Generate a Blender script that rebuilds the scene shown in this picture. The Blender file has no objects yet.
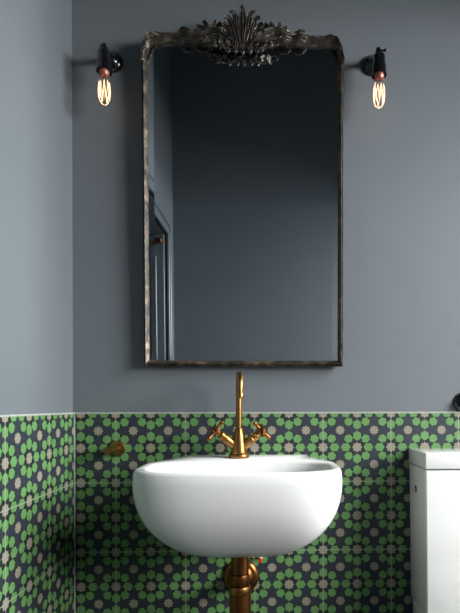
import bpy, bmesh, math, random
from mathutils import Vector, Matrix, noise
C = bpy.context.scene.collection
sc = bpy.context.scene
PI = math.pi
random.seed(4)

# ------------------------------------------------------------------ materials
def new_mat(name):
    m = bpy.data.materials.new(name); m.use_nodes = True
    nt = m.node_tree
    b = nt.nodes.get('Principled BSDF')
    return m, nt, b

def srgb(r, g, b):
    f = lambda c: (c/255/12.92) if c/255 <= .04045 else ((c/255+.055)/1.055)**2.4
    return (f(r), f(g), f(b), 1)

def noisy(name, c1, c2, rough=.5, metal=0, scale=20, bump=0, bscale=60, rough2=None, coat=0, detail=4):
    m, nt, b = new_mat(name)
    tc = nt.nodes.new('ShaderNodeTexCoord')
    n = nt.nodes.new('ShaderNodeTexNoise'); n.inputs['Scale'].default_value = scale; n.inputs['Detail'].default_value = detail
    nt.links.new(tc.outputs['Object'], n.inputs['Vector'])
    mx = nt.nodes.new('ShaderNodeMix'); mx.data_type = 'RGBA'
    ramp = nt.nodes.new('ShaderNodeMapRange'); ramp.inputs['From Min'].default_value = .35; ramp.inputs['From Max'].default_value = .65
    nt.links.new(n.outputs['Fac'], ramp.inputs['Value'])
    nt.links.new(ramp.outputs['Result'], mx.inputs['Factor'])
    mx.inputs['A'].default_value = c1; mx.inputs['B'].default_value = c2
    nt.links.new(mx.outputs['Result'], b.inputs['Base Color'])
    b.inputs['Metallic'].default_value = metal
    b.inputs['Roughness'].default_value = rough
    if rough2 is not None:
        mr = nt.nodes.new('ShaderNodeMapRange'); mr.inputs['To Min'].default_value = rough; mr.inputs['To Max'].default_value = rough2
        nt.links.new(n.outputs['Fac'], mr.inputs['Value']); nt.links.new(mr.outputs['Result'], b.inputs['Roughness'])
    b.inputs['Coat Weight'].default_value = coat
    if bump:
        n2 = nt.nodes.new('ShaderNodeTexNoise'); n2.inputs['Scale'].default_value = bscale; n2.inputs['Detail'].default_value = 3
        nt.links.new(tc.outputs['Object'], n2.inputs['Vector'])
        bp = nt.nodes.new('ShaderNodeBump'); bp.inputs['Strength'].default_value = bump; bp.inputs['Distance'].default_value = .002
        nt.links.new(n2.outputs['Fac'], bp.inputs['Height']); nt.links.new(bp.outputs['Normal'], b.inputs['Normal'])
    return m

class E:                                    # tiny expression builder over math nodes
    nt = None
    def __init__(s, sock): s.s = sock
    @staticmethod
    def op(o, *a):
        n = E.nt.nodes.new('ShaderNodeMath'); n.operation = o
        for i, x in enumerate(a):
            if isinstance(x, E): E.nt.links.new(x.s, n.inputs[i])
            else: n.inputs[i].default_value = x
        return E(n.outputs[0])
    def __add__(s, o): return E.op('ADD', s, o)
    def __sub__(s, o): return E.op('SUBTRACT', s, o)
    def __rsub__(s, o): return E.op('SUBTRACT', o, s)
    def __mul__(s, o): return E.op('MULTIPLY', s, o)
    def abs(s): return E.op('ABSOLUTE', s)
    def rnd(s): return E.op('FLOOR', s + .5)
    def lt(s, o): return E.op('LESS_THAN', s, o)
def emax(a, b): return E.op('MAXIMUM', a, b)
def emin(a, b): return E.op('MINIMUM', a, b)

def tile_mat(name, axis, off):
    m, nt, b = new_mat(name); E.nt = nt
    tc = nt.nodes.new('ShaderNodeTexCoord'); sp = nt.nodes.new('ShaderNodeSeparateXYZ')
    nt.links.new(tc.outputs['Object'], sp.inputs[0])
    X = E(sp.outputs[axis]) + off; Z = E(sp.outputs[2]) - 1.0
    u = X * 10; v = Z * 10
    a = (u - u.rnd()).abs(); c = (v - v.rnd()).abs()
    hi = emax(a, c); lo = emin(a, c)
    # green rosette around every corner star
    dx = (hi - .335).abs()
    g1 = emax(lo, dx*.78 + lo*.5).lt(.114)
    e = ((hi + lo)*.7071 - .357).abs(); f = (hi - lo)*.7071
    g2 = emax(f, e*.86 + f*.5).lt(.113)
    green = emax(g1, g2)
    sB = emin(hi*1.0, (hi + lo)*.7071).lt(.108)
    a2 = .5 - a; c2 = .5 - c
    sA = emin(emax(a2, c2), (a2 + c2)*.7071).lt(.100)
    star = emax(sA, sB)
    # dark petals, slightly bluer than the ground between them
    lo2 = emin(a2, c2); hi2 = emax(a2, c2)
    pet = emax(lo2, hi2*.5 + lo2*.8 - .16).lt(.115)
    gu = X*5; gv = Z*5
    gr = emin((gu - gu.rnd()).abs(), (gv - gv.rnd()).abs()).lt(.0042)
    n = nt.nodes.new('ShaderNodeTexNoise'); n.inputs['Scale'].default_value = 14; n.inputs['Detail'].default_value = 2
    nt.links.new(tc.outputs['Object'], n.inputs['Vector'])
    nf = nt.nodes.new('ShaderNodeTexNoise'); nf.inputs['Scale'].default_value = 420; nf.inputs['Detail'].default_value = 3
    nt.links.new(tc.outputs['Object'], nf.inputs['Vector'])
    def mix(fac, A, B):
        mx = nt.nodes.new('ShaderNodeMix'); mx.data_type = 'RGBA'
        if isinstance(fac, E): nt.links.new(fac.s, mx.inputs['Factor'])
        else: nt.links.new(fac, mx.inputs['Factor'])
        for k, q in (('A', A), ('B', B)):
            if isinstance(q, tuple): mx.inputs[k].default_value = q
            else: nt.links.new(q, mx.inputs[k])
        return mx.outputs['Result']
    gcol = mix(n.outputs['Fac'], TG1, TG2)
    scol = mix(n.outputs['Fac'], TS1, TS2)
    base = mix(pet, TD0, TD1)
    base = mix(green, base, gcol)
    base = mix(star, base, scol)
    base = mix(gr, base, TGR)
    # cement mottling
    mr = nt.nodes.new('ShaderNodeMapRange'); mr.inputs['To Min'].default_value = .8; mr.inputs['To Max'].default_value = 1.2
    nt.links.new(nf.outputs['Fac'], mr.inputs['Value'])
    hs = nt.nodes.new('ShaderNodeHueSaturation'); nt.links.new(base, hs.inputs['Color']); nt.links.new(mr.outputs['Result'], hs.inputs['Value'])
    nt.links.new(hs.outputs['Color'], b.inputs['Base Color'])
    b.inputs['Roughness'].default_value = .55
    b.inputs['Specular IOR Level'].default_value = .35
    bp = nt.nodes.new('ShaderNodeBump'); bp.inputs['Strength'].default_value = .25; bp.inputs['Distance'].default_value = .001
    inv = 1.0 - gr
    nt.links.new(inv.s, bp.inputs['Height']); nt.links.new(bp.outputs['Normal'], b.inputs['Normal'])
    return m

TG1 = srgb(78, 124, 70); TG2 = srgb(104, 144, 88)
TS1 = srgb(124, 120, 108); TS2 = srgb(142, 138, 118)
TD0 = srgb(32, 38, 40); TD1 = srgb(44, 48, 57)
TGR = srgb(150, 150, 132)

WALLC = srgb(97, 103, 108); WALLC2 = srgb(101, 107, 112)
M_wall = noisy('painted_plaster', WALLC, WALLC2, rough=.62, scale=2.2, bump=.08, bscale=120)
M_trim = noisy('painted_wood', srgb(96, 104, 110), srgb(100, 108, 114), rough=.35, scale=6, bump=.1)
M_ceil = noisy('ceiling_paint', srgb(100, 106, 110), srgb(106, 112, 116), rough=.8, scale=3)
M_floor = noisy('floor_stone', srgb(44, 46, 46), srgb(60, 60, 58), rough=.5, scale=8)
M_grout = noisy('edge_grout', srgb(150, 155, 148), srgb(170, 174, 166), rough=.8, scale=60)
M_tb = tile_mat('encaustic_tile_back', 0, 0.0)
M_tl = tile_mat('encaustic_tile_left', 1, .1524)
M_cer = noisy('white_ceramic', srgb(226, 226, 223), srgb(229, 229, 227), rough=.12, scale=3, coat=.4)
M_brass = noisy('aged_brass', srgb(168, 126, 74), srgb(140, 100, 56), rough=.27, rough2=.42, metal=1, scale=45, bump=.05)
M_brassd = noisy('dark_aged_brass', srgb(142, 92, 52), srgb(112, 70, 40), rough=.3, rough2=.45, metal=1, scale=30, bump=.05)
M_black = noisy('black_enamel', srgb(14, 14, 16), srgb(20, 20, 22), rough=.18, scale=30, coat=.5)
M_dark = noisy('black_hole', srgb(14, 14, 14), srgb(22, 22, 22), rough=.6, scale=30)
M_copper = noisy('copper_bulb_cap', srgb(165, 112, 96), srgb(130, 78, 62), rough=.4, metal=.6, scale=80)
M_red = noisy('red_plastic', srgb(190, 50, 34), srgb(170, 40, 30), rough=.4, scale=30)
M_rub = noisy('white_plastic', srgb(214, 214, 206), srgb(206, 206, 198), rough=.4, scale=30)

def frame_mat():
    m, nt, b = new_mat('worn_bronze_frame')
    tc = nt.nodes.new('ShaderNodeTexCoord')
    n = nt.nodes.new('ShaderNodeTexNoise'); n.inputs['Scale'].default_value = 38; n.inputs['Detail'].default_value = 5
    nt.links.new(tc.outputs['Object'], n.inputs['Vector'])
    cr = nt.nodes.new('ShaderNodeValToRGB')
    cr.color_ramp.elements[0].position = .36; cr.color_ramp.elements[0].color = srgb(36, 34, 32)
    cr.color_ramp.elements[1].position = .72; cr.color_ramp.elements[1].color = srgb(132, 116, 98)
    el = cr.color_ramp.elements.new(.55); el.color = srgb(76, 66, 56)
    nt.links.new(n.outputs['Fac'], cr.inputs['Fac']); nt.links.new(cr.outputs['Color'], b.inputs['Base Color'])
    b.inputs['Metallic'].default_value = .45; b.inputs['Roughness'].default_value = .42
    v = nt.nodes.new('ShaderNodeTexVoronoi'); v.inputs['Scale'].default_value = 210
    nt.links.new(tc.outputs['Object'], v.inputs['Vector'])
    bp = nt.nodes.new('ShaderNodeBump'); bp.inputs['Strength'].default_value = .6; bp.inputs['Distance'].default_value = .002
    nt.links.new(v.outputs['Distance'], bp.inputs['Height']); nt.links.new(bp.outputs['Normal'], b.inputs['Normal'])
    return m
M_frame = frame_mat()
M_crest = noisy('dark_carved_bronze', srgb(40, 40, 40), srgb(86, 78, 70), rough=.4, metal=.35, scale=70, bump=.4, bscale=200)
def mirror_mat():
    m, nt, b = new_mat('silvered_glass')
    b.inputs['Base Color'].default_value = (.78, .81, .82, 1); b.inputs['Metallic'].default_value = 1
    n = nt.nodes.new('ShaderNodeTexNoise'); n.inputs['Scale'].default_value = 3
    mr = nt.nodes.new('ShaderNodeMapRange'); mr.inputs['To Min'].default_value = .0; mr.inputs['To Max'].default_value = .02
    nt.links.new(n.outputs['Fac'], mr.inputs['Value']); nt.links.new(mr.outputs['Result'], b.inputs['Roughness'])
    return m
M_mirror = mirror_mat()
m, nt, b = new_mat('clear_bulb_glass')
b.inputs['Base Color'].default_value = (1, .93, .88, 1); b.inputs['Transmission Weight'].default_value = 1; b.inputs['Roughness'].default_value = 0; b.inputs['IOR'].default_value = 1.18
M_glass = m
m, nt, b = new_mat('glowing_filament')
n = nt.nodes.new('ShaderNodeTexNoise'); n.inputs['Scale'].default_value = 60
mx = nt.nodes.new('ShaderNodeMix'); mx.data_type = 'RGBA'; nt.links.new(n.outputs['Fac'], mx.inputs['Factor'])
mx.inputs['A'].default_value = (1, .44, .22, 1); mx.inputs['B'].default_value = (1, .74, .50, 1)
nt.links.new(mx.outputs['Result'], b.inputs['Emission Color']); b.inputs['Emission Strength'].default_value = 2.6
b.inputs['Base Color'].default_value = (.3, .1, .05, 1)
M_fil = m
m, nt, b = new_mat('window_glass')
n = nt.nodes.new('ShaderNodeTexNoise'); n.inputs['Scale'].default_value = 2
b.inputs['Base Color'].default_value = (1, 1, 1, 1); b.inputs['Transmission Weight'].default_value = 1; b.inputs['Roughness'].default_value = 0; b.inputs['IOR'].default_value = 1.01
M_pane = m

# ------------------------------------------------------------------ mesh helpers
def obj(name, bm, mat, parent=None, smooth=True, angle=40, sub=0):
    me = bpy.data.meshes.new(name)
    bmesh.ops.recalc_face_normals(bm, faces=bm.faces)
    bm.to_mesh(me); bm.free()
    o = bpy.data.objects.new(name, me); C.objects.link(o)
    me.materials.append(mat)
    if smooth:
        for p in me.polygons: p.use_smooth = True
        me.set_sharp_from_angle(angle=math.radians(angle))
    if sub:
        s = o.modifiers.new('sub', 'SUBSURF'); s.levels = sub; s.render_levels = sub
    if parent: o.parent = parent
    return o
def thing(name, label, cat, loc, group=None, rot=(0, 0, 0)):
    o = bpy.data.objects.new(name, None); C.objects.link(o)
    o.empty_display_size = .05
    o.location = loc; o.rotation_euler = rot; o['label'] = label; o['category'] = cat
    if group: o['group'] = group
    return o
def struct(name, bm, mat, label=None, parent=None):
    o = obj(name, bm, mat, parent, smooth=False)
    if parent is None:
        o['kind'] = 'structure'
        if label: o['label'] = label; o['category'] = name.split('_')[0]
    return o
def box(bm, x0, x1, y0, y1, z0, z1, bev=0, seg=2):
    t = bmesh.new()
    bmesh.ops.create_cube(t, size=1)
    for v in t.verts:
        v.co = Vector(((x0+x1)/2+v.co.x*abs(x1-x0), (y0+y1)/2+v.co.y*abs(y1-y0), (z0+z1)/2+v.co.z*abs(z1-z0)))
    if bev: bmesh.ops.bevel(t, geom=list(t.edges), offset=bev, segments=seg, affect='EDGES', profile=.5)
    me = bpy.data.meshes.new('t'); t.to_mesh(me); t.free(); bm.from_mesh(me); bpy.data.meshes.remove(me)
    return bm
def tube(bm, pts, rad, n=12, flat=1.0, cap=True, up=None):
    """tube along 3-D points; rad number or list; flat squashes along the frame's 2nd axis"""
    pts = [Vector(p) for p in pts]
    if not hasattr(rad, '__len__'): rad = [rad]*len(pts)
    rings = []; prev = None
    for i, p in enumerate(pts):
        t = (pts[min(i+1, len(pts)-1)] - pts[max(i-1, 0)]).normalized()
        if up is not None: a = t.cross(Vector(up)).normalized()
        elif prev is None:
            a = t.orthogonal().normalized()
        else: a = (prev - t*prev.dot(t)).normalized()
        prev = a; b_ = t.cross(a).normalized()
        rings.append([bm.verts.new(p + (a*math.cos(2*PI*k/n) + b_*math.sin(2*PI*k/n)*flat)*rad[i]) for k in range(n)])
    for r, s in zip(rings, rings[1:]):
        for k in range(n): bm.faces.new((r[k], r[(k+1) % n], s[(k+1) % n], s[k]))
    if cap:
        bm.faces.new(rings[0][::-1]); bm.faces.new(rings[-1])
    return bm
def lathe(bm, prof, axis_pt=(0, 0, 0), direction=(0, 0, 1), n=32):
    """profile = [(radius, height)] along direction"""
    d = Vector(direction).normalized(); a = d.orthogonal().normalized(); b_ = d.cross(a)
    P = Vector(axis_pt); rings = []
    for r, h in prof:
        if r < 1e-6: rings.append([bm.verts.new(P + d*h)])
        else: rings.append([bm.verts.new(P + d*h + (a*math.cos(2*PI*k/n) + b_*math.sin(2*PI*k/n))*r) for k in range(n)])
    for r, s in zip(rings, rings[1:]):
        for k in range(n):
            k2 = (k+1) % n
            if len(r) == 1 and len(s) == 1: continue
            if len(r) == 1: bm.faces.new((r[0], s[k2], s[k]))
            elif len(s) == 1: bm.faces.new((r[k], r[k2], s[0]))
            else: bm.faces.new((r[k], r[k2], s[k2], s[k]))
    if len(rings[0]) > 1: bm.faces.new(rings[0][::-1])
    if len(rings[-1]) > 1: bm.faces.new(rings[-1])
    return bm
def blob(bm, c, r, sx=1, sy=1, sz=1):
    bmesh.ops.create_icosphere(bm, subdivisions=2, radius=r, matrix=Matrix.Translation(c) @ Matrix.Diagonal((sx, sy, sz, 1)))

# ------------------------------------------------------------------ the room
XL, XR, YB, YR, ZC = -.9186, .80, 0.0, -1.4765, 3.3
TT = .006                                        # tile thickness
# window opening in the right wall, door recess in the left wall
WY0, WY1, WZ0, WZ1 = -1.38, -.30, .85, 2.16
DY0, DY1, DZ1 = -1.262, -.55, 1.90
bm = bmesh.new(); box(bm, XL-.5, XR+.3, YR-.2, .2, -.12, 0); struct('floor', bm, M_floor)
bm = bmesh.new(); box(bm, XL-.5, XR+.3, YR-.2, .2, ZC, ZC+.12); struct('ceiling', bm, M_ceil)
bm = bmesh.new(); box(bm, XL-.3, XR+.2, TT, .15, 0, ZC); struct('wall_back', bm, M_wall)
bm = bmesh.new(); box(bm, XL-.3, XR+.2, YR-.12, YR, 0, ZC); struct('wall_front', bm, M_wall)
bm = bmesh.new(); xl = XL-TT
box(bm, xl-.3, xl, DY1, TT, 0, ZC); box(bm, xl-.3, xl, YR, DY0, 0, ZC); box(bm, xl-.3, xl, DY0, DY1, DZ1, ZC)
struct('wall_left', bm, M_wall)
bm = bmesh.new()
box(bm, XR, XR+.10, WY1, TT, 0, ZC); box(bm, XR, XR+.10, YR, WY0, 0, ZC)
box(bm, XR, XR+.10, WY0, WY1, 0, WZ0); box(bm, XR, XR+.10, WY0, WY1, WZ1, ZC)
struct('wall_right', bm, M_wall)
# tiled dado, one metre high, with a thin grout bead along its top and in the corner
bm = bmesh.new(); box(bm, XL, XR, 0, TT, 0, 1.0); struct('trim_1', bm, M_tb)
bm = bmesh.new(); box(bm, xl, XL, DY1+.09, 0, 0, 1.0); struct('trim_2', bm, M_tl)
bm = bmesh.new(); box(bm, XL, XR, -.0006, TT, 1.0, 1.0035); box(bm, xl, XL+.0006, DY1+.09, 0, 1.0, 1.0035)
box(bm, XL-.0002, XL+.0026, -.0026, .0002, 0, 1.0); struct('trim_3', bm, M_grout)
# door in its recess on the left wall (seen only in the mirror)
bm = bmesh.new(); box(bm, xl-.24, xl-.20, DY0, DY1, 0, DZ1)
d = struct('door_1', bm, M_trim)
bm = bmesh.new()
for z0, z1 in ((.2, .9), (1.02, 1.78)):
    for y0, y1 in ((DY0+.09, (DY0+DY1)/2-.04), ((DY0+DY1)/2+.04, DY1-.09)):
        box(bm, xl-.2, xl-.192, y0, y1, z0, z1, .004, 1)
struct('door_panel', bm, M_trim, parent=d)
bm = bmesh.new()
A = .075
for off, w, t in ((0, A, .012), (.0, .018, .022), (A-.02, .02, .02)):
    box(bm, xl, xl+t, DY0-off-w, DY0-off, 0, DZ1+off+w, .003, 1)
    box(bm, xl, xl+t, DY1+off, DY1+off+w, 0, DZ1+off+w, .003, 1)
    box(bm, xl, xl+t, DY0-off, DY1+off, DZ1+off, DZ1+off+w, .003, 1)
struct('trim_4', bm, M_trim)
bm = bmesh.new()                                     # panelled lining of the recess
box(bm, xl-.19, xl-.004, DY0, DY0+.012, 0, DZ1-.002, .002, 1)
box(bm, xl-.15, xl-.045, DY0+.012, DY0+.018, .25, DZ1-.12, .003, 1)
struct('trim_5', bm, M_trim)
bm = bmesh.new(); box(bm, xl-.17, xl-.012, DY0+.012, DY0+.034, DZ1-.055, DZ1-.028, .003, 1)
struct('trim_6', bm, M_brassd)
# window in the right wall (outside the frame; it lights the room)
w = bmesh.new(); f = .045
box(w, XR+.04, XR+.09, WY0, WY0+f, WZ0, WZ1, .003, 1); box(w, XR+.04, XR+.09, WY1-f, WY1, WZ0, WZ1, .003, 1)
box(w, XR+.04, XR+.09, WY0+f, WY1-f, WZ0, WZ0+f, .003, 1); box(w, XR+.04, XR+.09, WY0+f, WY1-f, WZ1-f, WZ1, .003, 1)
win = struct('window_1', w, M_trim)
bm = bmesh.new(); box(bm, XR-.03, XR+.04, WY0-.02, WY1+.02, WZ0-.03, WZ0, .004, 1); struct('window_sill', bm, M_trim, parent=win)

# ------------------------------------------------------------------ mirror
MX, MZ0, MZ1, HW = -.4290, 1.135, 2.068, .2845
H = MZ1-MZ0
mir = thing('wall_mirror', 'tall mirror in a worn bronze frame with a leafy crest, above the basin', 'mirror', (MX, -.006, MZ0), rot=(math.radians(1.2), 0, 0))
def rrect(off, n=14, r=.040, rb=.004):
    x1 = HW-off; z0 = off; z1 = H-off
    rt = max(r-off, .004); rb = max(rb-off, .0015)
    pts = []
    def arc(cx, cz, rr, a0, a1):
        for k in range(n+1):
            a = a0+(a1-a0)*k/n
            pts.append((cx+rr*math.cos(a), cz+rr*math.sin(a), math.cos(a), math.sin(a)))
    arc(-x1+rb, z0+rb, rb, 1.5*PI, PI)
    for k in range(1, 120): pts.append((-x1, z0+rb+(z1-rt-z0-rb)*k/120, -1, 0))
    arc(-x1+rt, z1-rt, rt, PI, .5*PI)
    for k in range(1, 80): pts.append((-x1+rt+(2*(x1-rt))*k/80, z1, 0, 1))
    arc(x1-rt, z1-rt, rt, .5*PI, 0)
    for k in range(1, 120): pts.append((x1, z1-rt-(z1-rt-z0-rb)*k/120, 1, 0))
    arc(x1-rb, z0+rb, rb, 0, -.5*PI)
    for k in range(1, 80): pts.append((x1-rb-(2*(x1-rb))*k/80, z0, 0, -1))
    return pts
P = rrect(0)
bm = bmesh.new(); rings = []
SEC = [(0, .0), (-.03, .35), (.02, .62), (.14, .74), (.2, .66), (.3, .86), (.5, 1.0), (.7, .9), (.8, .68), (.9, .6), (1.0, .42), (1.02, 0)]
for i, (x, z, nx, nz) in enumerate(P):
    top = max(0, nz)
    wd = .0145 + .0065*top**1.5 + (.0025 if nz < -.5 else 0)
    dp = .024 + .006*top
    ring = []
    for j, (t, h) in enumerate(SEC):
        q = noise.noise(Vector((x*60, z*60, j*1.7)))*.0012 + .0009*math.sin(i*2.2)*(1 if .1 < t < .85 else 0)
        xx = x-nx*t*wd; zz = z-nz*t*wd
        ring.append(bm.verts.new((xx, -(h*dp+(q if h > .1 else 0)), zz)))
    rings.append(ring)
for i in range(len(rings)):
    a, c = rings[i], rings[(i+1) % len(rings)]
    for j in range(len(SEC)-1): bm.faces.new((a[j], a[j+1], c[j+1], c[j]))
    bm.faces.new((a[-1], a[0], c[0], c[-1]))
obj('frame', bm, M_frame, mir, angle=60)
# glass with a ground bevel
bm = bmesh.new()
def offs(o):
    return [(x-nx*(o+.006*max(0, nz)**1.5), z-nz*(o+.006*max(0, nz)**1.5)) for x, z, nx, nz in P]
o1 = offs(.0125); 
def inner(o): 
    q = []
    for x, z, nx, nz in P:
        q.append((max(-HW+o, min(HW-o, x)), max(o, min(H-.006-o, z))))
    return q
BV = .0125+.019
o2 = inner(BV)
r1 = [bm.verts.new((x, -.0075, z)) for x, z in o1]; r2 = [bm.verts.new((x, -.0083, z)) for x, z in o2]
for i in range(len(r1)):
    j = (i+1) % len(r1)
    try: bm.faces.new((r1[i], r1[j], r2[j], r2[i]))
    except ValueError: pass
bmesh.ops.remove_doubles(bm, verts=bm.verts, dist=1e-5)
r2u = []
x1 = HW-BV; za = BV; zb = H-.006-BV
vs = [bm.verts.new(c) for c in ((-x1, -.0083, za), (x1, -.0083, za), (x1, -.0083, zb), (-x1, -.0083, zb))]
bm.faces.new(vs)
obj('mirror_glass', bm, M_mirror, mir, smooth=False)
bm = bmesh.new(); box(bm, -HW+.006, HW-.006, -.006, -.001, .006, H-.03); obj('backing_board', bm, M_dark, mir, smooth=False)

# crest: palmette of leaves, side scrolls, a row of drops, buds
S = 1/354.0
def px(x, y, d):                      # drawing units measured from the crest centre (242.5, 39.5)
    return Vector(((x-242.5)*S, -d, H-.0125+(39.5-y)*S*(.84 if y < 39.5 else .82)))
def smooth_pts(pp, k=6):
    out = []
    q = [pp[0]]+pp+[pp[-1]]
    for i in range(1, len(q)-2):
        p0, p1, p2, p3 = q[i-1:i+3]
        for s in range(k):
            t = s/k
            out.append(tuple(.5*((2*b)+(-a+c)*t+(2*a-5*b+4*c-d)*t*t+(-a+3*b-3*c+d)*t**3) for a, b, c, d in zip(p0, p1, p2, p3)))
    out.append(pp[-1]); return out
crest = bmesh.new()
prof = [(px(x, y, .006)) for x, y in ((224, 49), (222, 45), (224, 38), (227, 30), (231, 23), (237, 16), (242.5, 14), (248, 16), (254, 23), (258, 30), (261, 38), (263, 45), (261, 49), (252, 49), (242.5, 49), (233, 49))]
prof = smooth_pts([tuple(p) for p in prof]+[tuple(prof[0])], 4)[:-1]
fr = [crest.verts.new((p[0], -.022, p[2])) for p in prof]; bk = [crest.verts.new((p[0], -.004, p[2])) for p in prof]
crest.faces.new(fr); crest.faces.new(bk[::-1])
for i in range(len(fr)):
    j = (i+1) % len(fr); crest.faces.new((fr[i], fr[j], bk[j], bk[i]))
cr = obj('crest', crest, M_crest, mir, angle=30)
def leaf_into(bm, pp, w, tipw=.35, lobes=3, k=6):
    """grooved acanthus leaf: flat lobed blade with a raised midrib, following the drawn path"""
    q = [Vector(v) for v in smooth_pts([tuple(px(*p)) for p in pp], k)]; n = len(q); rows = []
    CS = [(-1, -.35), (-.72, .28), (-.42, -.02), (-.17, .05), (0, .55), (.17, .05), (.42, -.02), (.72, .28), (1, -.35)]
    for i, p in enumerate(q):
        t = i/(n-1); tan = (q[min(i+1, n-1)]-q[max(i-1, 0)]); tan.normalize()
        side = tan.cross(Vector((0, -1, 0)))
        if side.length < .2: side = Vector((1, 0, 0))
        side.normalize(); up = side.cross(tan).normalized()
        if up.y > 0: up = -up
        ww = w*(.45+.75*math.sin(PI*min(1, t*1.05+.12))**.8)*(1-t*(1-tipw)*.6)
        if t > .93: ww *= .55
        lob = 1+.22*abs(math.sin(lobes*PI*t))-.1
        row = []
        for c, h in CS:
            e = lob if abs(c) > .6 else 1
            row.append(bm.verts.new(p+side*c*ww*e+up*h*ww*.95))
        for c in (.8, -.8): row.append(bm.verts.new(p+side*c*ww-up*ww*.8))
        rows.append(row)
    m_ = len(rows[0])
    for a_, c_ in zip(rows, rows[1:]):
        for j in range(m_): bm.faces.new((a_[j], a_[(j+1) % m_], c_[(j+1) % m_], c_[j]))
    bm.faces.new(rows[0][::-1]); bm.faces.new(rows[-1])
def leaf(pp, w, name='leaf', **kw):
    b_ = bmesh.new(); leaf_into(b_, pp, w, **kw); return obj(name, b_, M_crest, cr, angle=35)
cx = 242.5
leaf([(cx, 53, .028), (cx, 38, .034), (cx, 24, .036), (cx, 15, .039), (cx, 10.5, .046), (cx, 12.5, .052)], .0100, lobes=4)
for s in (-1, 1):
    for (bx, mx_, my, hx_, hy, tx, ty) in ((2, 5.5, 30, 8.0, 17.5, 12, 17.5), (4, 9.5, 34, 13.0, 23, 17, 24.5), (5.5, 12, 39, 17, 30, 20, 33), (6.5, 12.5, 44, 18, 37, 21, 41)):
        leaf([(cx+s*bx, 53, .029), (cx+s*mx_*.85, my+7, .036), (cx+s*mx_, my, .038), (cx+s*(hx_-1), hy+2.5, .039), (cx+s*(hx_+1.2), hy, .045), (cx+s*tx, ty, .047), (cx+s*(tx-.8), ty+2.2, .047)], .0078)
    # scrolling leaves flowing from the palmette on to the bar
    leaf([(cx+s*6, 53, .034), (cx+s*13, 48, .042), (cx+s*21, 41, .044), (cx+s*28, 37, .042), (cx+s*35, 37.5, .038), (cx+s*39, 42, .037), (cx+s*36, 44, .040)], .0090, 'scroll', lobes=5)
    leaf([(cx+s*14, 52, .034), (cx+s*21, 48.5, .045), (cx+s*28, 44.5, .043), (cx+s*34, 45, .040), (cx+s*36, 49, .038)], .0072, 'scroll', lobes=3)
    leaf([(cx+s*10, 55, .034), (cx+s*19, 54, .041), (cx+s*27, 51.5, .041), (cx+s*33, 52.5, .038), (cx+s*35, 50, .040)], .0072, 'scroll', lobes=3)
    for (ax, ay, bx, by, tx, ty) in ((25, 39, 25, 32, 21.5, 28), (28, 39, 29.5, 31, 27, 26.5), (31, 39, 34.5, 32, 37.5, 26.5), (34, 40, 38, 35, 43, 31.5), (20, 39, 20.5, 33, 17.5, 29)):
        leaf([(cx+s*ax, ay, .026), (cx+s*bx, by, .036), (cx+s*tx, ty, .038), (cx+s*(tx-1), ty+1.5, .042)], .0068, lobes=2)
# shells and drops along the lower edge
for k in range(9):
    x = cx+(k-4)*7.2; yy = 58.5-abs(k-4)*1.2+(1.5 if k % 2 else 0)
    leaf([(cx+(k-4)*5.6, 49, .032), (cx+(k-4)*6.8, 53, .044), (x, yy-1, .042), (x+(k-4)*.2, yy+1.5, .032)], .0092, 'drop_ornament', lobes=2)
for k in range(5):
    x = cx+(k-2)*7.2
    leaf([(x, 55, .030), (x, 59.5, .036), (x, 64-abs(k-2)*1.2, .030)], .0058, 'drop_ornament', lobes=1)
# carved leaves along the bar and at the two shoulders
def carving(name, strokes):
    b_ = bmesh.new()
    for pp, r_ in strokes: leaf_into(b_, pp, r_, lobes=2, k=5)
    return obj(name, b_, M_frame, mir, angle=40)
for s in (-1, 1):
    T = lambda x, y, d: (cx+s*x, y, d)
    carving('bar_carving', [([T(62, 35, .028), T(57, 35, .036), T(51, 36.5, .034)], .0072), ([T(64, 39, .030), T(57, 39.5, .037), T(50, 40.5, .034)], .0075), ([T(62, 43.5, .028), T(57, 44, .036), T(52, 47, .031)], .0072)])
    carving('bar_carving', [([T(47, 36, .028), T(42, 36, .036), T(37, 34, .034)], .0070), ([T(48, 40, .028), T(42, 40, .037), T(35, 39, .034)], .0072), ([T(47, 43, .028), T(42, 44, .036), T(37, 46, .031)], .0066)])
    T = lambda x, y, d: (cx+s*(x-2.2), y+2.2, d)
    carving('shoulder_carving', [([T(84, 37, .028), T(90, 37, .034), T(95, 40, .033)], .0056), ([T(90, 37, .028), T(95.5, 40, .034), T(98.5, 48, .031)], .0056), ([T(94, 42, .028), T(98, 48, .033), T(99.5, 58, .029)], .0052),
        ([T(97, 49, .028), T(100.5, 57, .031), T(101.5, 66, .028), T(102.8, 69, .029)], .0048), ([T(100, 52, .024), T(102.4, 60, .027), T(102.6, 68, .024)], .0040)])

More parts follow.
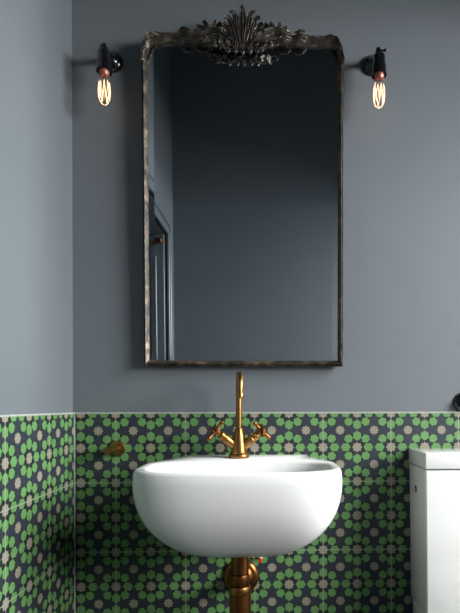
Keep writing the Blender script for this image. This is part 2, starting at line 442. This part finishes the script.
# ------------------------------------------------------------------ sconces
def make_sconce(loc, label, plate_dx, key_dir):
    t = thing('wall_sconce', label, 'wall lamp', loc, 'bare bulb wall lamps either side of the mirror')
    b_ = bmesh.new(); lathe(b_, [(0, .0), (.0305, 0), (.0305, .004), (.028, .009), (.021, .013), (.015, .018), (.011, .024), (0, .024)], (plate_dx, 0, 0), (0, -1, 0)); obj('back_plate', b_, M_black, t)
    for q in (-.019, .019):
        b_ = bmesh.new(); blob(b_, Vector((plate_dx+q, -.0145, 0)), .0032); obj('screw', b_, M_black, t)
    b_ = bmesh.new(); tube(b_, [(plate_dx, -.018, 0), (plate_dx*.5, -.045, -.006), (0, -.070, -.018)], [.0095, .0085, .0085], 14); blob(b_, Vector((0, -.075, -.018)), .0115)
    obj('arm', b_, M_black, t)
    b_ = bmesh.new(); lathe(b_, [(0, -.010), (.007, -.011), (.010, -.016), (.012, -.020), (.0185, -.026), (.0205, -.029), (.0205, -.050), (.0220, -.053), (.0230, -.058), (.0220, -.067), (.0235, -.072), (.0240, -.080), (.0215, -.080), (.019, -.064), (0, -.064)], (0, -.075, 0), (0, 0, 1)); obj('lamp_socket', b_, M_black, t)
    b_ = bmesh.new(); k = key_dir
    tube(b_, [(0, -.075, -.014), (k*.012, -.078, -.012)], .0030, 10)
    blob(b_, Vector((k*.017, -.079, -.012)), .0058, 1.2, .5, .8)
    blob(b_, Vector((-k*.003, -.078, -.010)), .0068)
    obj('switch_key', b_, M_black, t)
    b_ = bmesh.new(); lathe(b_, [(0, -.060), (.0165, -.062), (.0168, -.082), (.0155, -.088), (.0135, -.092), (.011, -.094), (0, -.094)], (0, -.075, 0), (0, 0, 1)); cap = None
    # bulb: glass envelope with cap, stem and hairpin filament
    g = bmesh.new()
    lathe(g, [(.0095, -.086), (.0105, -.094), (.0145, -.103), (.0180, -.115), (.0190, -.128), (.0188, -.140), (.0170, -.153), (.0125, -.163), (.006, -.1685), (.0, -.1700)], (0, -.075, 0), (0, 0, 1))
    g = obj('light_bulb', g, M_glass, t)
    obj('bulb_cap', b_, M_copper, g)
    b_ = bmesh.new(); lathe(b_, [(.004, -.09), (.0035, -.100), (.002, -.108), (.0012, -.156), (0, -.157)], (0, -.075, 0), (0, 0, 1), 10)
    obj('glass_stem', b_, M_glass, g)
    b_ = bmesh.new(); N = 8; pts = []
    for i in range(N):
        a = 2*PI*i/N+.3
        top = Vector((.0125*math.cos(a), -.075+.0125*math.sin(a), -.108+.003*math.sin(i*2.1)))
        a2 = a+PI/N
        bot = Vector((.0125*math.cos(a2), -.075+.0125*math.sin(a2), -.155))
        mid = Vector((.0155*math.cos((a+a2)/2), -.075+.0155*math.sin((a+a2)/2), -.132))
        tube(b_, [top, mid, bot], .0009, 6)
        a3 = a+2*PI/N
        tube(b_, [bot, Vector((.0155*math.cos((a3+a2)/2), -.075+.0155*math.sin((a3+a2)/2), -.134)), Vector((.0125*math.cos(a3), -.075+.0125*math.sin(a3), -.108+.003*math.sin((i+1)*2.1)))], .0008, 6)
    obj('filament', b_, M_fil, g)
    for o in list(t.children)+list(g.children):
        if o.name.split('.')[0] in ('lamp_socket', 'light_bulb', 'bulb_cap', 'glass_stem', 'filament'):
            for q in o.data.vertices: q.co.x *= .88; q.co.y = -.075+(q.co.y+.075)*.88
    return t
make_sconce((-.8065, TT, 2.016), 'black wall lamp with a glowing bare bulb, left of the mirror by the room corner', -.002, -.3)
make_sconce((-.050, TT, 2.020), 'black wall lamp with a glowing bare bulb and a switch key, right of the mirror', -.002, 1)

# ------------------------------------------------------------------ basin
BX = -.4275
def plan(hw, yf, yb, hb, n_exp=3.9):
    """closed outline (x, y), y from yb (wall side) to yf (front)"""
    pts = []; ym = -.235
    # right half from the wall to the widest point
    side = []
    K = 12
    for k in range(K+1):
        t = k/K; yy = abs(yb+(ym-yb)*t); s = max(0, min(1, (yy-.03)/.165)); s = s*s*(3-2*s)
        side.append((hb+(hw-hb)*s, yb+(ym-yb)*(t if yb > ym else 0)))
    front = []
    for k in range(1, 19):
        a = (PI/2)*k/18
        front.append((hw*abs(math.cos(a))**(2/n_exp) if k < 18 else 0, ym-(abs(yf-ym))*abs(math.sin(a))**(2/n_exp)))
    right = side+front
    left = [(-x, y) for x, y in right[::-1][1:]]
    return right+left
bm = bmesh.new(); rings = []
def add_ring(pts, z, zf=None):
    r = []
    for x, y in pts: r.append(bm.verts.new((x, y, z)))
    rings.append(r); return r
# bowl inside first (from the drain up), then the rim, then the outer shell
def oval(cx_y, a, b_, n_exp, count, hb_sh=0):
    out = []
    ref = plan(.24, -.37, 0, .185)
    for x, y in ref:
        ang = math.atan2(y-cx_y, x)
        ca, sa = math.cos(ang), math.sin(ang)
        k = (abs(ca/a)**n_exp+abs(sa/b_)**n_exp)**(-1/n_exp)
        out.append((ca*k, cx_y+sa*k))
    return out
cyb = -.252
for (a, b_, z, e) in ((.020, .020, -.130, 2), (.10, .06, -.122, 2.2), (.165, .082, -.095, 2.6), (.195, .094, -.055, 2.9), (.208, .0985, -.020, 3.0), (.2125, .101, -.006, 3.1), (.2165, .1035, -.0012, 3.1)):
    add_ring(oval(cyb, a, b_, e, 0), z)
for (hw, yf, hb, z) in ((0.2335, -0.363, 0.179, 0), (0.237, -0.3665, 0.182, -0.0018), (0.24, -0.3695, 0.183, -0.008), (0.242, -0.371, 0.183, -0.03), (0.2408, -0.3705, 0.181, -0.055), (0.236, -0.368, 0.176, -0.08), (0.229, -0.364, 0.17, -0.102), (0.2165, -0.356, 0.16, -0.126), (0.2005, -0.345, 0.15, -0.148), (0.178, -0.329, 0.136, -0.17), (0.15, -0.311, 0.118, -0.189), (0.118, -0.292, 0.096, -0.203), (0.08, -0.272, 0.07, -0.2115), (0.04, -0.258, 0.036, -0.2145)):
    add_ring(plan(hw, yf, 0 if z > -.2 else -.04, hb), z)
L = len(rings[0])
for r, s in zip(rings, rings[1:]):
    for k in range(L): bm.faces.new((r[k], r[(k+1) % L], s[(k+1) % L], s[k]))
bm.faces.new(rings[0][::-1]); bm.faces.new(rings[-1])
basin = obj('wash_basin', bm, M_cer, angle=80)
basin.location = (BX, 0, .879)
basin['label'] = 'white ceramic wall-hung wash basin with rounded underside, below the mirror'; basin['category'] = 'basin'
b_ = bmesh.new(); lathe(b_, [(0, 0), (.022, 0), (.021, .003), (.012, .004), (0, .004)], (0, cyb, -.1302), (0, 0, 1)); obj('drain_cover', b_, M_brass, basin)

# ------------------------------------------------------------------ tap
tap = thing('mixer_tap', 'aged brass monobloc tap with swan neck spout and two cross handles on the basin', 'tap', (-.4405, -.070, .879))
b_ = bmesh.new(); lathe(b_, [(0, 0), (.0275, 0), (.0285, .003), (.0285, .008), (.0265, .011), (.0245, .0125), (.0245, .016), (0, .016)]); obj('base_ring', b_, M_brass, tap)
b_ = bmesh.new(); lathe(b_, [(0, .012), (.0225, .014), (.0212, .026), (.0190, .042), (.0160, .058), (.0132, .070), (.0124, .077), (.0112, .080), (.0090, .0805), (0, .0805)]); obj('body', b_, M_brass, tap)
b_ = bmesh.new(); pts = [(0, 0, .078), (0, 0, .12), (0, 0, .16), (0, 0, .190)]
R_ = .044
for k in range(1, 13):
    a = PI*k/12; pts.append((.009*(1-math.cos(a))/2, -R_+R_*math.cos(a), .190+.036*math.sin(a)))
pts += [(.009, -2*R_, .185), (.009, -2*R_, .172)]
tube(b_, pts, .0083, 20)
obj('spout', b_, M_brass, tap)
b_ = bmesh.new(); lathe(b_, [(0, 0), (.0092, 0), (.0097, .003), (.0097, .012), (.0085, .014), (0, .014)], (.009, -2*R_, .162)); obj('aerator', b_, M_brass, tap)
for s in (-1, 1):
    d_ = Vector((s*.70, -.16, .60)).normalized(); o_ = Vector((s*.008, 0, .028))
    b_ = bmesh.new(); lathe(b_, [(0, 0), (.0128, .0), (.0128, .036), (.0140, .037), (.0140, .041), (.0118, .043), (.0118, .050), (.0132, .051), (.0132, .054), (.0095, .056), (.0075, .060), (.006, .073), (0, .073)], o_, d_, 24)
    v_ = obj('valve', b_, M_brass, tap)
    b_ = bmesh.new(); c_ = o_+d_*.074
    u1 = Vector((s*.60, 0, -.70)).normalized()          # in the picture plane, square to the stem
    u1 = (u1-d_*u1.dot(d_)).normalized(); u2 = d_.cross(u1).normalized()
    u1, u2 = (u1*.94+u2*.34).normalized(), (u2*.94-u1*.34).normalized()
    lathe(b_, [(0, -.010), (.0095, -.010), (.0105, -.004), (.0105, .006), (.008, .010), (0, .011)], c_, d_, 20)
    for u in (u1, -u1, u2, -u2):
        lathe(b_, [(0, 0), (.0055, .0), (.0045, .014), (.0050, .024), (.0062, .028), (.0062, .031), (.0045, .033), (0, .0335)], c_, u, 16)
    obj('cross_handle', b_, M_brassd, v_)

# ------------------------------------------------------------------ waste and trap under the basin
tr = thing('bottle_trap', 'dark brass waste pipe and bottle trap hanging under the basin', 'trap', (-.4300, -.200, .40))
b_ = bmesh.new(); lathe(b_, [(0, .208), (.0222, .208), (.0222, .258), (.025, .259), (.025, .2640), (0, .2640)]); obj('tailpipe', b_, M_brassd, tr)
b_ = bmesh.new(); lathe(b_, [(0, .176), (.0215, .176), (.0232, .179), (.0232, .202), (.0222, .205), (0, .208)]); obj('compression_nut', b_, M_brassd, tr)
b_ = bmesh.new(); lathe(b_, [(0, .158), (.0258, .158), (.0272, .161), (.0272, .173), (.0258, .1765), (0, .1765)]); obj('collar', b_, M_brass, tr)
b_ = bmesh.new(); lathe(b_, [(0, .03), (.018, .032), (.027, .045), (.0262, .06), (.0262, .158), (0, .158)]); obj('bottle', b_, M_brassd, tr)
b_ = bmesh.new(); tube(b_, [(0, -.0, .126), (-.005, .10, .126), (-.010, .198, .126)], .016, 20); obj('outlet_pipe', b_, M_brassd, tr)
b_ = bmesh.new(); lathe(b_, [(0, 0), (.0515, 0), (.0515, .003), (.049, .008), (.042, .012), (.037, .0125), (.034, .018), (.026, .022), (.020, .028), (0, .028)], (-.0100, .1995, .126), (0, -1, 0), 48); obj('wall_flange', b_, M_brassd, tr)

# small supply valve behind the basin, only its red cap shows
v = thing('supply_valve', 'small pipe valve with a red cap on the tiles just under the basin edge', 'valve', (-.384, 0, .579))
b_ = bmesh.new(); lathe(b_, [(0, 0), (.009, 0), (.009, .003), (.0045, .006), (.0045, .03), (0, .03)], (0, 0, .006), (0, -1, 0)); tube(b_, [(0, -.024, .004), (0, -.024, .06), (0, -.024, .10)], .0055, 12); obj('valve_body', b_, M_rub, v)
b_ = bmesh.new(); lathe(b_, [(0, 0), (.0062, 0), (.0062, .008), (.0050, .010), (0, .010)], (0, -.030, .004), (0, -1, 0), 20); obj('cap', b_, M_red, v)['label'] = 'red cap'

# ------------------------------------------------------------------ brass peg on the tiles
pg = thing('wall_peg', 'short brass peg with a round plate on the tiles left of the basin', 'peg', (-.7945, 0, .8995))
b_ = bmesh.new(); lathe(b_, [(0, 0), (.0215, 0), (.0225, .002), (.0225, .006), (.021, .008), (.016, .009), (0, .009)], (0, 0, 0), (0, -1, 0), 40); obj('plate', b_, M_brass, pg)
b_ = bmesh.new(); lathe(b_, [(0, .008), (.0118, .008), (.0118, .077), (.0108, .080), (.0, .0805)], (0, 0, 0), (0, -1, 0), 32); obj('stem', b_, M_brass, pg)
b_ = bmesh.new(); lathe(b_, [(0, 0), (.0026, 0), (.0026, .0012), (0, .0012)], (0, -.030, .0112), (0, 0, 1), 16); obj('grub_screw', b_, M_dark, pg)

# ------------------------------------------------------------------ toilet
CX0, CX1, CYF, CZ1 = .0505, .4305, -.154, .8975
toi = thing('toilet', 'white close-coupled toilet with a square-edged cistern, at the right edge', 'toilet', ((CX0+CX1)/2, -.004, 0))
hx = (CX1-CX0)/2; yf = CYF+.004
b_ = bmesh.new(); box(b_, -hx, hx, yf, 0, CZ1-.043, CZ1, .0035, 3); obj('cistern_lid', b_, M_cer, toi, angle=50)
b_ = bmesh.new(); box(b_, -hx+.0015, hx-.0015, yf+.003, 0, .462, CZ1-.0455, .005, 3)
for q in b_.verts:
    t = (CZ1-.045-q.co.z)/.39
    q.co.x *= 1-.022*t
    if q.co.y < -.05: q.co.y += .004*t
obj('cistern_body', b_, M_cer, toi, angle=50)
b_ = bmesh.new(); box(b_, -hx+.008, hx-.008, yf+.010, -.002, CZ1-.047, CZ1-.042); obj('lid_gap', b_, M_dark, toi, smooth=False)
b_ = bmesh.new(); lathe(b_, [(0, -.001), (.0105, -.001), (.0105, .0008), (.0085, .0012), (0, .0004)], (-hx+.0028, -.062, .789), (-1, 0, 0), 24); obj('side_plug', b_, M_dark, toi)['label'] = 'dark round hole in the cistern side'
# pan: lofted body running forward and down from the cistern
b_ = bmesh.new(); rg = []
for (z, hw_, y0, y1) in ((0, .115, -.48, -.02), (.02, .118, -.485, -.015), (.15, .11, -.47, -.01), (.28, .14, -.54, -.005), (.36, .172, -.60, 0), (.395, .180, -.615, 0), (.41, .178, -.612, 0)):
    r = []
    for k in range(40):
        a = 2*PI*k/40; ca, sa = math.cos(a), math.sin(a)
        yc = (y0+y1)/2; hy = abs(y1-y0)/2
        e = .5 if sa > 0 else .9
        r.append(b_.verts.new((hw_*abs(ca)**.7*(1 if ca > 0 else -1), yc+hy*abs(sa)**e*(1 if sa > 0 else -1), z)))
    rg.append(r)
for r, s_ in zip(rg, rg[1:]):
    for k in range(40): b_.faces.new((r[k], r[(k+1) % 40], s_[(k+1) % 40], s_[k]))
b_.faces.new(rg[0][::-1]); b_.faces.new(rg[-1])
obj('pan', b_, M_cer, toi, angle=60)
b_ = bmesh.new(); box(b_, -hx+.01, hx-.01, yf+.004, -.002, .408, .462, .006, 3); obj('cistern_shelf', b_, M_cer, toi, angle=50)
b_ = bmesh.new()
r = []
for z, k_ in ((.412, 1), (.428, 1.0), (.434, .97)):
    ring = [b_.verts.new((.178*k_*math.cos(2*PI*k/40), -.385+.22*k_*math.sin(2*PI*k/40), z)) for k in range(40)]; r.append(ring)
for a_, c_ in zip(r, r[1:]):
    for k in range(40): b_.faces.new((a_[k], a_[(k+1) % 40], c_[(k+1) % 40], c_[k]))
b_.faces.new(r[0][::-1]); b_.faces.new(r[-1]); obj('seat_lid', b_, M_rub, toi, angle=50)

# dark fixture cut off by the right edge of the photo, just over the tiles
b_ = bmesh.new(); lathe(b_, [(0, 0), (.030, 0), (.030, .004), (.026, .010), (.014, .014), (.010, .030), (.012, .034), (0, .036)], (0, 0, 0), (0, -1, 0), 40)
fx = obj('wall_hook', b_, M_black); fx.location = (.2175, TT, 1.0305)
fx['label'] = 'black round fixture just above the tiles, cut off by the right edge'; fx['category'] = 'hook'

# ------------------------------------------------------------------ light
def area(name, loc, target, sx, sy, power, col):
    l = bpy.data.lights.new(name, 'AREA'); l.shape = 'RECTANGLE'; l.size = sx; l.size_y = sy; l.energy = power; l.color = col
    o = bpy.data.objects.new(name, l); C.objects.link(o); o.location = loc
    o.rotation_euler = (Vector(target)-Vector(loc)).to_track_quat('-Z', 'Y').to_euler(); return o
area('daylight', (1.75, -.78, 2.30), (-.2, -.40, .85), 1.0, 1.5, 190, (.97, .99, 1.0))
area('front_daylight', (2.5, -2.0, 1.75), (-.4, -.3, .9), .9, .8, 105, (1.0, .985, .96))
area('low_daylight', (4.2, -.64, 2.0), (-.9, -.5, 1.5), .2, .2, 70, (.84, .95, 1.0))
wd = bpy.data.worlds.new('sky'); sc.world = wd; wd.use_nodes = True
bg = wd.node_tree.nodes['Background']; bg.inputs[0].default_value = (.68, .88, 1, 1); bg.inputs[1].default_value = .8

# ------------------------------------------------------------------ camera
cam = bpy.data.cameras.new('camera'); co = bpy.data.objects.new('camera', cam); C.objects.link(co)
cam.sensor_fit = 'VERTICAL'; cam.sensor_height = 36; cam.sensor_width = 36
cam.lens = 471.13/613*36
cam.shift_x = (230-284.76)/613; cam.shift_y = (406.08-306.5)/613
cam.clip_start = .01
r0, r1, r2 = ((0.99956927, 0.02929577, 0.00174907), (-0.02929865, 0.99956934, 0.00164946), (-0.0017, -0.0017, 0.99999711))
co.matrix_world = Matrix(((r0[0], r0[2], -r0[1], -.3522), (r1[0], r1[2], -r1[1], -1.3735), (r2[0], r2[2], -r2[1], 1.0231), (0, 0, 0, 1)))
sc.camera = co
sc.view_settings.view_transform = 'Standard'; sc.view_settings.look = 'None'; sc.view_settings.gamma = 1
sc.view_settings.use_curve_mapping = False; sc.view_settings.exposure = 0.0
sc.cycles.use_denoising = True
sc.cycles.max_bounces = 10; sc.cycles.diffuse_bounces = 5
